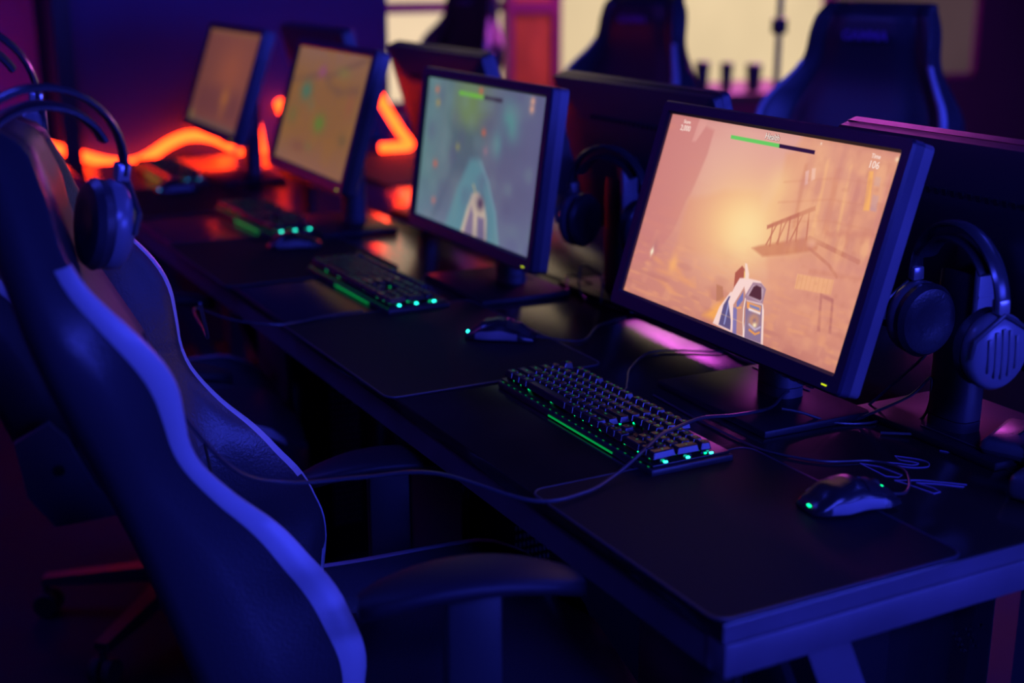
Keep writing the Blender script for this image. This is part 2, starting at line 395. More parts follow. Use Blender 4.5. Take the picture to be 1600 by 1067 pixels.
    for q in ([(.859, .683), (.868, .683), (.90, .848), (.888, .85)], [(.905, .69), (.914, .69), (.94, .84), (.93, .842)], [(.862, .683), (.91, .687), (.912, .705), (.866, .70)]): p.poly(q, (186, 112, 106), .75)
    n1 = noise(p.h, p.w, (24, 60), 3); n2 = noise(p.h, p.w, (60, 34), 5); n3 = noise(p.h, p.w, (11, 30), 9)
    low = np.clip((p.v - .60) * 3.5, 0, 1); rt = np.clip((p.u - .56) * 5, 0, 1) * np.clip((.62 - p.v) * 6, 0, 1)
    n4 = noise(p.h, p.w, (34, 9), 21); n5 = noise(p.h, p.w, (16, 14), 23)
    p.mix(np.clip((n4 - .52) * 3.5, 0, 1) * rt, (248, 188, 138), .45); p.mix(np.clip((.44 - n4) * 3.5, 0, 1) * rt, (204, 132, 122), .40)
    p.mix(np.clip((n5 - .6) * 3, 0, 1) * rt, (206, 134, 128), .35); p.mix(np.clip((noise(p.h, p.w, (22, 22), 31) - .6) * 3.5, 0, 1) * np.clip((p.v - .5) * 5, 0, 1), (244, 176, 132), .30)
    p.mix(np.clip((n1 - .55) * 3, 0, 1) * low, (240, 166, 118), .45); p.mix(np.clip((.42 - n3) * 4, 0, 1) * low, (190, 116, 108), .4)
    p.mix(np.clip((n2 - .62) * 3, 0, 1) * np.clip((p.u - .55) * 3, 0, 1), (240, 168, 132), .25)
    p.mix(np.clip((.38 - n2) * 3, 0, 1) * np.clip((p.u - .6) * 3, 0, 1), (206, 130, 108), .35)
    p.mix(np.clip((n3 - .5) * 2, 0, 1) * np.clip(1 - p.u * 3.2, 0, 1), (222, 140, 120), .4)
    for u, v, a in ((.13, .78, .2), (.18, .83, 0), (.24, .80, .3), (.30, .84, .1), (.22, .9, .2)): p.blob(u, v, .05, .016, (236, 158, 110), .6, a)
    p.blob(.215, .77, .02, .05, (250, 178, 110), .8); p.blob(.10, .72, .016, .05, (178, 112, 118), .5)
    p.blob(.092, .747, .008, .014, (255, 236, 200), 1.); p.blob(.092, .747, .004, .024, (255, 240, 210), .9)
    p.poly([(.44, .80), (.47, .80), (.49, .86), (.46, .88)], (190, 122, 92), .8); p.poly([(.42, .97), (.49, .86), (.52, .85), (.50, .98)], (255, 176, 84), .8, .02)
    # the held device in the lower middle
    W = (250, 214, 208); G = (150, 130, 158)
    p.poly([(.472, .99), (.481, .901), (.509, .814), (.53, .80), (.565, 1.0)], W, 1)
    p.poly([(.499, .985), (.496, .885), (.508, .836), (.524, .828), (.555, .99)], (96, 84, 130), 1); p.line([(.515, .86), (.522, .97)], .012, (150, 150, 205), .9)
    p.poly([(.52, .80), (.506, .715), (.527, .672), (.549, .69), (.565, .75)], (178, 92, 76), 1); p.poly([(.541, .690), (.549, .70), (.557, .735), (.551, .736)], (250, 200, 110), 1)
    p.poly([(.512, .86), (.520, .782), (.532, .733), (.559, .722), (.62, .716), (.648, .741), (.654, .817), (.668, .843), (.702, 1.01), (.572, 1.01)], W, 1)
    p.poly([(.536, .656), (.545, .655), (.566, .70), (.570, .725), (.556, .735), (.547, .70)], (250, 216, 200), 1)
    p.poly([(.537, .868), (.561, .766), (.60, .86), (.612, .995), (.572, 1.0)], (202, 142, 128), 1); p.poly([(.548, .85), (.563, .79), (.572, .83), (.556, .88)], (120, 116, 180), 1)
    p.poly([(.540, .88), (.556, .875), (.585, 1.0), (.568, 1.0)], (124, 116, 182), .9); p.line([(.556, .876), (.572, .868)], .008, (250, 170, 90), 1)
    p.poly([(.574, .808), (.592, .732), (.627, .724), (.652, .743), (.655, .815), (.58, .824)], (168, 130, 150), 1)
    p.poly([(.582, .802), (.596, .745), (.626, .735), (.643, .75), (.649, .80), (.643, .812)], (196, 164, 178), 1)
    p.poly([(.590, .800), (.599, .752), (.609, .740), (.631, .742), (.645, .795), (.641, .803)], (88, 46, 58), 1)
    p.poly([(.584, .829), (.655, .822), (.694, .998), (.622, 1.0)], (140, 116, 150), 1)
    p.poly([(.588, .829), (.652, .828), (.657, .863), (.597, .861)], (244, 160, 92), 1); p.poly([(.603, .838), (.648, .838), (.652, .852), (.608, .850)], (120, 130, 190), 1)
    p.poly([(.604, .856), (.657, .857), (.658, .868), (.607, .867)], (246, 230, 235), 1)
    p.blob(.640, .905, .020, .030, (240, 162, 96), 1); p.blob(.642, .905, .011, .017, (150, 112, 128), 1); p.blob(.648, .925, .008, .012, (255, 236, 190), 1)
    p.line([(.625, .93), (.655, .945), (.672, .925)], .010, (196, 176, 200), 1); p.line([(.632, .955), (.66, .965), (.675, .95)], .010, (240, 156, 80), 1)
    p.line([(.580, .82), (.585, .87), (.598, .93), (.618, 1.0)], .007, (255, 235, 228), 1); p.line([(.657, .82), (.672, .87), (.702, 1.0)], .006, (255, 228, 218), 1)
    p.line([(.49, .93), (.60, .935)], .003, (255, 205, 150), .5)
    # bar
    p.poly([(.315, .056), (.536, .056), (.539, .075), (.317, .075)], (104, 204, 96), 1, .002); p.poly([(.535, .056), (.684, .056), (.686, .075), (.538, .075)], (44, 20, 56), 1, .002)
    p.blob(.985, .03, .006, .01, (255, 230, 190), .9); p.blob(.70, .02, .003, .006, (255, 235, 215), .9)
    p.mix(np.clip((.03 - np.minimum(np.minimum(p.u * 1.77, (1 - p.u) * 1.77), np.minimum(p.v, 1 - p.v))) * 14, 0, 1), (150, 80, 88), .22)
    return p
def pic_teal():
    p = Pic(200, 113, (98, 104, 128))
    p.mix(np.clip(1 - p.u * 2, 0, 1), (100, 142, 140), .8); p.mix(np.clip((p.u - .5) * 2, 0, 1), (98, 98, 138), .8)
    p.blob(.40, .12, .15, .28, (112, 138, 84), .9); p.poly([(.20, 0), (.23, 0), (.25, .5), (.22, .5)], (84, 116, 124), .5, .02)
    p.poly([(.25, .3), (.55, .3), (.52, .62), (.30, .62)], (68, 92, 112), .6, .05); p.blob(.74, .2, .06, .14, (88, 160, 150), .7, -.6); p.blob(.66, .36, .04, .09, (88, 150, 150), .6, -.6)
    p.mix(np.clip((p.v - .7) * 3, 0, 1), (112, 120, 158), .5)
    p.poly([(.28, 1.02), (.37, .70), (.45, .50), (.52, .48), (.60, .60), (.70, .80), (.76, 1.02)], (92, 150, 160), .75, .03)
    p.line([(.54, .50), (.62, .62), (.70, .80), (.75, 1.0)], .02, (120, 176, 186), .7, .02); p.line([(.33, .52), (.30, .62), (.22, .85), (.16, .98)], .05, (82, 100, 120), .6, .04)
    p.poly([(.43, 1.02), (.47, .82), (.50, .72), (.55, .70), (.60, .74), (.64, .86), (.66, 1.02)], (214, 190, 166), .95, .012)
    p.poly([(.46, 1.0), (.50, .80), (.53, .86), (.54, 1.02)], (112, 98, 140), .8, .012); p.blob(.575, .77, .028, .045, (62, 44, 78), 1); p.poly([(.56, .86), (.62, .86), (.64, 1.02), (.58, 1.02)], (104, 92, 140), .8, .01)
    p.line([(.50, .66), (.53, .72)], .012, (222, 196, 120), .9)
    p.line([(.30, .073), (.50, .073)], .026, (112, 196, 56), 1, .008); p.line([(.515, .073), (.655, .073)], .024, (50, 40, 58), 1, .008)
    for u, v, c in ((.09, .08, (208, 120, 90)), (.11, .17, (186, 156, 80)), (.89, .04, (236, 168, 140)), (.89, .09, (236, 168, 140)), (.54, .30, (206, 104, 76)), (.14, .60, (222, 104, 76)), (.16, .86, (206, 124, 110)), (.48, .035, (196, 110, 76)), (.57, .42, (150, 112, 130)), (.33, .44, (150, 150, 90))): p.blob(u, v, .017, .026, c, .95)
    n = noise(p.h, p.w, (14, 8), 2); p.mix(np.clip((n - .5) * 2, 0, 1), (88, 86, 122), .4); p.mix(np.clip((.4 - n) * 3, 0, 1), (120, 146, 150), .3)
    return p
def pic_map():
    p = Pic(160, 90, (140, 96, 52)); p.mix(np.clip(1 - p.v * 3.2, 0, 1), (142, 102, 84), .9); p.mix(np.clip((p.v - .72) * 4, 0, 1), (138, 98, 76), .9)
    p.mix(np.clip((p.u - .75) * 3, 0, 1), (146, 104, 62), .6)
    p.line([(0, .30), (.15, .27), (.35, .22), (.55, .20), (.7, .12), (.95, .02)], .035, (108, 76, 64), .7, .03); p.line([(.42, .2), (.55, .28), (.68, .32), (.9, .28)], .05, (106, 78, 66), .7, .04)
    p.blob(.40, .19, .05, .055, (150, 76, 126), .85); p.blob(.24, .37, .075, .08, (72, 116, 92), 1); p.blob(.36, .48, .04, .05, (98, 118, 84), .5)
    p.blob(.52, .61, .07, .075, (92, 128, 44), .95); p.blob(.12, .60, .06, .08, (96, 112, 50), .5); p.blob(.68, .16, .09, .05, (130, 124, 60), .6); p.blob(.86, .68, .05, .05, (92, 82, 50), .6)
    p.blob(.30, .85, .10, .05, (118, 72, 60), .6); p.blob(.45, .82, .05, .04, (112, 110, 60), .5); p.blob(.85, .4, .04, .1, (150, 84, 56), .6)
    n = noise(p.h, p.w, (12, 8), 12); p.mix(np.clip((n - .5) * 2, 0, 1), (150, 104, 46), .5); return p
def pic_brown():
    p = Pic(120, 68, (128, 72, 58)); p.mix(np.clip(1 - p.u * 1.6, 0, 1), (112, 62, 56), .7); p.blob(.6, .4, .25, .25, (150, 80, 56), .8)
    p.poly([(.1, .62), (.5, .58), (.9, .62), (.95, .9), (.1, .9)], (96, 52, 58), .5, .08); p.blob(.62, .68, .07, .10, (166, 98, 50), .95); p.blob(.62, .82, .04, .08, (150, 88, 52), .7)
    p.mix(np.clip((.06 - p.v) * 14, 0, 1), (134, 96, 56), .8); p.mix(np.clip((p.v - .92) * 14, 0, 1), (92, 80, 74), .8); p.blob(.04, .93, .05, .05, (132, 112, 60), .8); return p
def screen_mesh(pic, wd, h, place, mname, strength):
    im = np.clip(pic.im, 0, 255) / 255; im = np.where(im <= .04045, im / 12.92, ((im + .055) / 1.055) ** 2.4)
    H, W_ = im.shape[:2]; us = np.linspace(-wd / 2, wd / 2, W_); vv = np.linspace(h / 2, -h / 2, H)
    vs_ = [place(u, v, 0) for v in vv for u in us]
    fs = [(r * W_ + c, (r + 1) * W_ + c, (r + 1) * W_ + c + 1, r * W_ + c + 1) for r in range(H - 1) for c in range(W_ - 1)]
    me = bpy.data.meshes.new('screen'); me.from_pydata(vs_, [], fs)
    ca = me.color_attributes.new('picture', 'FLOAT_COLOR', 'POINT')
    ca.data.foreach_set('color', np.concatenate([im.reshape(-1, 3), np.ones((H * W_, 1))], 1).astype('f').ravel())
    m = bpy.data.materials.new(mname); m.use_nodes = True; nt = m.node_tree
    b = nt.nodes['Principled BSDF']; b.inputs['Base Color'].default_value = (.004, .004, .005, 1); b.inputs['Roughness'].default_value = .35
    b.inputs['Specular IOR Level'].default_value = .3
    at = nt.nodes.new('ShaderNodeAttribute'); at.attribute_name = 'picture'
    nt.links.new(at.outputs['Color'], b.inputs['Emission Color']); b.inputs['Emission Strength'].default_value = strength
    me.materials.append(m); return me

# ------------------------------------------------------------------ monitors
def make_monitor(loc, rz, tilt, label, group, pic=None, strength=1., hud=None, ctr=(-.045, 0, .274)):
    root = empty('monitor', loc, rz, label, 'monitor', group)
    sidem = MATS['monitor_shell_plastic'] if pic is not None else mat('shaded_shell_plastic', (.035, .03, .04), .38, bump=.1, bscale=1200)  # far-desk monitors get a darker copy of the shell, shade put into colour
    T = math.radians(tilt); C = Vector(ctr); R = Vector((0, -1, 0)); U = Vector((math.sin(T), 0, math.cos(T))); Nn = Vector((-math.cos(T), 0, math.sin(T)))
    pl = lambda u, v, w_: C + R * u + U * v + Nn * w_
    X = Matrix.Translation(C) @ Matrix((R, U, Nn)).transposed().to_4x4()
    sw, sh = .531, .299; ow, oh1, oh0 = .2875, .1695, .1765
    def rr(hw, top, bot, r, w_):
        pts = []
        for cx, cy, a0 in ((hw - r, top - r, 0), (-hw + r, top - r, 90), (-hw + r, -bot + r, 180), (hw - r, -bot + r, 270)):
            for k in range(5):
                a = math.radians(a0 + 22.5 * k); pts.append(pl(cx + r * math.cos(a), cy + r * math.sin(a), w_))
        return pts
    i = (sw / 2 - .0005, sh / 2 - .0005, sh / 2 - .0005)
    bz = MB(); bz.loft([rr(*i, .001, -.004), rr(*i, .001, .004), rr(i[0] + .004, i[1] + .004, i[2] + .004, .003, .008), rr(ow - .003, oh1 - .003, oh0 - .003, .006, .008), rr(ow, oh1, oh0, .008, .004), rr(ow, oh1, oh0, .008, -.012)], caps=False, smooth=False)
    obj('bezel', bz, bezel_m, root, angle=30)
    sh_ = MB(); sh_.loft([rr(ow - .001, oh1 - .001, oh0 - .001, .008, -.0121), rr(ow - .001, oh1 - .001, oh0 - .001, .008, -.030), rr(ow - .012, oh1 - .012, oh0 - .012, .012, -.036), rr(.20, .11, .12, .03, -.050), rr(.16, .09, .10, .03, -.058)], smooth=False)
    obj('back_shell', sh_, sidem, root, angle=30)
    if pic is not None:
        me = screen_mesh(pic, sw, sh, lambda u, v, w_: pl(u, v, 0), 'screen_picture', strength)
        o = bpy.data.objects.new('screen', me); COL.objects.link(o); o.parent = root; scr = o
    else:
        s_ = MB(); s_.loft([rr(*i, .001, -.001), rr(*i, .001, 0)], smooth=False); scr = obj('screen', s_, gloss, root, smooth=False)
    obj('power_light', MB().box((.252, -.1685, .008), (.262, -.1665, .0088), mtx=X), yellow_e, root, smooth=False)
    bt = MB()
    for k in range(5): bt.box((.15 + k * .017, -.180, -.004), (.161 + k * .017, -.176, .003), .0008, mtx=X)
    obj('button_row', bt, plastic, root)
    # ventilation slots and grille lines on the back
    vt = MB()
    for k in range(16): vt.box((-.12 + k * .0155, .093, -.0555), (-.113 + k * .0155, .106, -.0515), mtx=X)
    obj('vent_slots', vt, rubber, root, smooth=False)
    # stand
    b_ = MB(); bw = .138
    b_.box((-.10, -bw, .0), (.10, bw, .012), .003)
    obj('stand_base', b_, mat('stand_base_plastic', (.014, .012, .017), .42, spec=.25), root)
    rim = MB(); rim.box((.075, -.02, .0122), (.079, bw - .014, .0138), .0006)
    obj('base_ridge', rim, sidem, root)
    cl = MB(); prof = []
    for k in range(20):
        a = 2 * PI * k / 20; sx_ = .026 * (abs(math.cos(a)) ** .6) * (1 if math.cos(a) > 0 else -1); sy_ = .037 * (abs(math.sin(a)) ** .7) * (1 if math.sin(a) > 0 else -1)
        prof.append((.035 + sx_, sy_))
    cl.loft([[(x, y, .012) for x, y in prof], [(x, y, .027) for x, y in prof]]); cl.loft([[(x, y, .0285) for x, y in prof], [(x, y, .205) for x, y in prof], [(x * .98, y * .98, .225 + (.035 - x) * -.75) for x, y in prof]])
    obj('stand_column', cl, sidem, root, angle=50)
    hg = MB(); hg.box((-.020, -.03, .235), (.030, .03, .285), .006); obj('hinge_mount', hg, plastic, root)
    hk = MB(); hk.box((.030, .040, .175), (.066, .052, .275), .004); hk.box((.040, .0515, .245), (.054, .0535, .258), .001); hk.box((.030, .0515, .215), (.066, .053, .218), .0005)
    obj('cable_clip', hk, pale_plastic, root, label='pale plastic clip on the stand')
    if hud:
        for s, u, v, size, mt, dz in hud:
            t = MB(); m4 = X @ Matrix.Translation(((u - .5) * sw, (.5 - v) * sh, .0006 + dz))
            add_text(t, s, size, m4, .00005, bold=(.0006 if mt is HUDD else .00012)); obj('screen_lettering', t, mt, scr, smooth=False)
    return root
HUDW = glowmat('white_hud_lettering', rgb(250, 225, 215), 1.0); HUDD = glowmat('dark_hud_outline', rgb(52, 22, 44), 1.0)
hud1 = [('Score', .089, .031, .0080, HUDW, 0), ('2,000', .088, .066, .0125, HUDW, 0), ('Health', .5, .031, .0125, HUDD, 0), ('Health', .5, .031, .0125, HUDW, .0003), ('Time', .913, .034, .0085, HUDW, 0), ('106', .914, .073, .0140, HUDW, 0)]
GA = 'lit monitors along the near desk'; GB = 'monitors on the far desk seen from behind'
make_monitor((.491, .558, .75), math.radians(-.9), 16.8, 'nearest monitor showing a glowing orange ruined street with a health bar', GA, pic_sunset(), .98, hud1)
make_monitor((.480, 1.423, .75), math.radians(-.6), 7.5, 'second monitor showing a misty teal and green game scene', GA, pic_teal(), .88, ctr=(-.045, 0, .268))
make_monitor((.440, 2.205, .75), math.radians(-1.2), 17, 'third monitor showing a sandy yellow map with green spots', GA, pic_map(), .82, ctr=(-.045, 0, .298))
make_monitor((.455, 3.097, .75), math.radians(-.4), 19, 'farthest lit monitor showing a dim brown scene', GA, pic_brown(), .85, ctr=(-.045, 0, .308))
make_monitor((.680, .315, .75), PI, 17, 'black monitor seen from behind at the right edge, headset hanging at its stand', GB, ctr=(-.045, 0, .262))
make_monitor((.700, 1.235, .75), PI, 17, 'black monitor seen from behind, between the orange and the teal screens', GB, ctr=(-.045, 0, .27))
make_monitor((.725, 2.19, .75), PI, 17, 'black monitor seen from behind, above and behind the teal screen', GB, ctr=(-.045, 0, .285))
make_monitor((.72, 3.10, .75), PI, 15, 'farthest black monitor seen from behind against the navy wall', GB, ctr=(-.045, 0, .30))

# ------------------------------------------------------------------ keyboards
U1 = .01905
def key_rows():
    K = []
    def row(y, items, x=0.):
        for it in items:
            if isinstance(it, (int, float)): x += it; continue
            s, wd = it; K.append((x + wd / 2, y, wd, 1, s)); x += wd
    y = 5.25
    row(y, [('Esc', 1), 1, ('F1', 1), ('F2', 1), ('F3', 1), ('F4', 1), .5, ('F5', 1), ('F6', 1), ('F7', 1), ('F8', 1), .5, ('F9', 1), ('F10', 1), ('F11', 1), ('F12', 1), .25, ('Prt', 1), ('Scr', 1), ('Pse', 1)])
    row(4, [(c, 1) for c in '`1234567890-='] + [('Back', 2), .25, ('Ins', 1), ('Hm', 1), ('Up', 1), .25, ('Num', 1), ('/', 1), ('*', 1), ('-', 1)])
    row(3, [('Tab', 1.5)] + [(c, 1) for c in 'QWERTYUIOP[]'] + [('\\', 1.5), .25, ('Del', 1), ('End', 1), ('Dn', 1), .25, ('7', 1), ('8', 1), ('9', 1)])
    row(2, [('Caps', 1.75)] + [(c, 1) for c in "ASDFGHJKL;'"] + [('Enter', 2.25), 3.5, ('4', 1), ('5', 1), ('6', 1)])
    row(1, [('Shift', 2.25)] + [(c, 1) for c in 'ZXCVBNM,./'] + [('Shift', 2.75), 1.25, ('^', 1), 1.25, ('1', 1), ('2', 1), ('3', 1)])
    row(0, [('Ctrl', 1.25), ('Win', 1.25), ('Alt', 1.25), ('', 6.25), ('Alt', 1.25), ('Fn', 1.25), ('Menu', 1.25), ('Ctrl', 1.25), .25, ('<', 1), ('v', 1), ('>', 1), .25, ('0', 2), ('.', 1)])
    K.append((22, 2.5, 1, 2, '+')); K.append((22, .5, 1, 2, 'Ent'))
    return K
KEYS = key_rows(); KW = 22.5 * U1; KD = 6.25 * U1
def keycap_mesh(wd, dp):
    w_, d_ = wd * U1 - .0012, dp * U1 - .0012; mb = MB(); rings = []
    for z, ins, dy in ((0, 0, 0), (.001, 0, 0), (.0085, .0022, .0006), (.0096, .0034, .0008), (.0096, .006, .0008)):
        a, b_ = w_ / 2 - ins, d_ / 2 - ins; r = .0018; ring = []
        for cx, cy, a0 in ((a - r, b_ - r, 0), (-a + r, b_ - r, 90), (-a + r, -b_ + r, 180), (a - r, -b_ + r, 270)):
            for k in range(3): t = math.radians(a0 + 45 * k); ring.append((cx + r * math.cos(t), cy + r * math.sin(t) + dy, z - (.0006 if ins == .006 else 0)))
        rings.append(ring)
    mb.loft(rings, smooth=False); me = bpy.data.meshes.new('keycap'); bmesh.ops.recalc_face_normals(mb.b, faces=mb.b.faces[:]); mb.b.to_mesh(me); mb.b.free(); me.materials.append(keycap_m); return me
KM = {}
def make_keyboard(loc, rz, label, group, led=green_e, endm=None):
    root = empty('keyboard', loc, rz, label, 'keyboard', group)
    hw, hd = KW / 2 + .008, KD / 2 + .007
    obj('case', MB().box((-hw, -hd, .0), (hw, hd, .012), .003), plastic, root)
    obj('top_plate', MB().box((-hw + .004, -hd + .004, .0122), (hw - .004, hd - .004, .0162), .001), plate_m, root)
    obj('glow_strip', MB().box((-.055, -hd - .0016, .003), (.125, -hd - .0002, .0055)), mat('green_strip', (.0, .05, .02), .4, emis=(0, 1, .16), es=.28), root, smooth=False, label='green light strip along the front edge')
    x0, y0 = -KW / 2, -KD / 2 - .5 * U1 * 0
    ld = MB(); sw_ = MB(); lg = MB(); bd = MB()
    for i, (kx, ky, wd, dp, s) in enumerate(KEYS):
        x = x0 + kx * U1; y = y0 + (ky + .5) * U1
        if (wd, dp) not in KM: KM[(wd, dp)] = keycap_mesh(wd, dp)
        o = bpy.data.objects.new('keycap', KM[(wd, dp)]); COL.objects.link(o); o.parent = root; o.location = (x, y, .0222)
        tl = (ky - 2) * -.025; o.rotation_euler = (tl, 0, 0)
        sw_.box((x - .0065, y - .0065, .0162), (x + .0065, y + .0065, .0222))
        ld.box((x - .0012 + .0072, y - .0015, .0163), (x + .0012 + .0072, y + .0015, .0178))
        if s and not s.startswith('F') or len(s) > 1:
            add_text(lg, s[:4], .0052 if len(s) < 3 else .0036, Matrix.Translation((x, y + .0016, .0222 + .00965)) @ Matrix.Rotation(tl, 4, 'X'), .00004)
    obj('switch_housings', sw_, gloss, root, smooth=False); obj('backlight', ld, led, root, smooth=False, label='green backlight under the keys'); obj('key_legends', lg, legend_m, root, smooth=False, label='faint green key lettering')
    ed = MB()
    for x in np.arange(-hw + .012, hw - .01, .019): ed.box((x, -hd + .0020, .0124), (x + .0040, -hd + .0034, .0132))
    obj('edge_glints', ed, green_d, root, smooth=False)  # small glowing bars stand in for backlight glints on the front edge
    for y in (-.040, -.004, .034): obj('end_light', MB().box((hw - .0085, y - .0024, .0164), (hw - .006, y + .0024, .0178)), endm or teal_e, root, smooth=False, label='bright light under the number pad end')
    return root
GK = 'backlit keyboards along the near desk'
make_keyboard((.2305, .593, .7502), math.radians(-90.5), 'nearest backlit black keyboard, left of the orange screen', GK)
make_keyboard((.252, 1.532, .7502), math.radians(-89.5), 'second backlit keyboard, left of the teal screen', GK, mat('green_led_soft', (.01, .05, .02), .4, emis=(.0, 1, .28), es=1.6))
make_keyboard((.285, 2.345, .7502), math.radians(-88), 'third backlit keyboard with red reflections, below the map screen', GK, mat('green_led_faint', (.01, .05, .02), .4, emis=(.0, 1, .28), es=.4))
make_keyboard((.27, 3.26, .7502), math.radians(-90), 'farthest backlit keyboard, below the brown screen', GK, MATS['green_led_faint'], blue_e)

# ------------------------------------------------------------------ mice
def make_mouse(loc, rz, label, led=None, group='gaming mice on the pads', front=False):
    root = empty('computer_mouse', loc, rz, label, 'mouse', group)
    L_ = .125
    def hgt(t): return interp(t, [(0, .006), (.08, .018), (.28, .034), (.5, .039), (.75, .028), (.93, .016), (1, .010)])
    def wid(t): return interp(t, [(0, .020), (.1, .029), (.35, .034), (.6, .029), (.85, .031), (1, .025)])
    rings = []; N_ = 18
    for i in range(N_ + 1):
        t = i / N_; x = (t - .5) * L_; H = hgt(t); W_ = wid(t); ring = []
        for k in range(25):
            a = PI * k / 24; c = math.cos(a); s_ = math.sin(a)
            ring.append((x, W_ * math.copysign(abs(c) ** .75, c) * (1 - .10 * s_), .003 + (H - .003) * s_ ** .62))
        ring.append((x, -W_ * .8, .0015)); ring.append((x, W_ * .8, .0015)); rings.append(ring)
    obj('shell', MB().loft(rings), mat('mouse_shell', (.016, .016, .02), .26), root, angle=50)
    for s_ in (1, -1):
        rg = []
        for i in range(3, 15):
            t = i / N_; x = (t - .5) * L_; W_ = wid(t) + .0008; H = hgt(t)
            rg.append([(x, s_ * W_ * .97, .004), (x, s_ * (W_ + .0012), .009), (x, s_ * W_ * .99, .004 + H * .42), (x, s_ * W_ * .92, .004 + H * .42), (x, s_ * W_ * .9, .004)])
        obj('side_grip', MB().loft(rg), mat('side_grip_plastic', (.22, .22, .26), .38), root, label='paler side grip')
    bt = MB()
    for s_ in (1, -1):
        rg = []
        for i in range(11, 18):
            t = i / N_; x = (t - .5) * L_; H = hgt(t); W_ = wid(t)
            rg.append([(x, s_ * .0035, H + .0016), (x, s_ * W_ * .5, H * .965 + .001), (x, s_ * W_ * .85, H * .80), (x, s_ * W_ * .8, H * .72), (x, s_ * .0035, H * .8)])
        bt.loft(rg)
    obj('button', bt, plastic, root)
    obj('scroll_wheel', MB().lathe([(.004, -.0035), (.0095, -.003), (.0105, 0), (.0095, .003), (.004, .0035)], (.036, 0, .020), 'y', 18), rubber, root)
    if led:
        l = MB().box((-.0615, -.010, .010), (-.0590, -.004, .0125), .0004)
        if front: obj('wheel_light', MB().box((.046, -.003, .016), (.049, .003, .0205), .0005), led, root, smooth=False, label='small lit mark')
        obj('logo_light', l, led, root, smooth=False, label='small lit mark')
    return root
make_mouse((.323, .176, .7536), math.radians(-8), 'nearest black mouse on the pad at the desk corner', green_e, front=True)
make_mouse((.302, 1.062, .7536), math.radians(-40), 'black mouse on the pad between the first two keyboards', teal_e)
make_mouse((.24, 2.00, .7536), math.radians(-15), 'black mouse on the pad in front of the third keyboard', None)
make_mouse((.205, 2.93, .7536), math.radians(10), 'farthest mouse, with a blue light, near the red glow', blue_e)

# ------------------------------------------------------------------ headsets
def make_headset(loc, rot, label, s=1., z_cups=-.12, group='headsets hung up between uses', shell=None):
    root = empty('headset', loc, 0, label, 'headset', group); root.rotation_euler = rot; root.scale = (s, s, s)
    R_ = .088
    arc = [(R_ * math.sin(a) * 1.02, 0, -R_ + R_ * math.cos(a)) for a in [math.radians(d) for d in range(-92, 93, 8)]]
    obj('headband', MB().tube(arc, .0045, 10, 2.6, up=(0, 0, 1)), mat('headband_metal', (.06, .06, .07), .25, metal=.4), root)
    arc2 = [(R_ * .84 * math.sin(a), 0, -R_ * 1.02 + R_ * .80 * math.cos(a)) for a in [math.radians(d) for d in range(-62, 63, 6)]]
    obj('padded_strap', MB().tube(arc2, .005, 10, 3.4, up=(0, 0, 1)), leather, root)
    for k in (-1, 1):
        x = k * R_
        y = MB(); y.tube([(x, 0, -R_ + .004), (x * 1.03, 0, z_cups + .02)], .004, 8, 2.); obj('slider', y, metal_m, root)
        jn = MB(); jn.box((x - .008, -.009, -R_ - .010), (x + .008, .009, -R_ + .010), .003); obj('band_joint', jn, mat('joint_metal', (.4, .4, .45), .25, metal=.6), root)
        yk = MB(); yk.tube([(x * 1.05, -.046, z_cups - .03), (x * 1.09, -.044, z_cups - .006), (x * 1.09, 0, z_cups + .022), (x * 1.09, .044, z_cups - .006), (x * 1.05, .046, z_cups - .03)], .0035, 8); obj('yoke', yk, metal_m, root)
        cz = z_cups - .030
        pd = MB(); pd.lathe([(.020, k * .052), (.030, k * .049), (.042, k * .052), (.0475, k * .060), (.046, k * .070), (.020, k * .072)], (0, 0, cz), 'x', 28, 1.12); obj('ear_cushion', pd, leather, root)
        sh_ = MB(); sh_.lathe([(.020, k * .0715), (.045, k * .0715), (.047, k * .078), (.046, k * .088), (.040, k * .095), (.020, k * .0975), (.001, k * .098)], (0, 0, cz), 'x', 28, 1.12)
        cup = obj('ear_cup', sh_, shell or mat('ear_cup_plastic', (.15, .15, .18), .26), root, angle=50)
        gr = MB()
        for j in range(5):
            h_ = .034 * math.cos((j - 2) * .42); gr.box((k * .0975 - .002, (j - 2) * .0105 - .0028, cz - h_), (k * .0975 + .002, (j - 2) * .0105 + .0028, cz + h_), .001)
        obj('grille', gr, mat('grille_plastic', (.12, .12, .14), .3), cup)
    return root

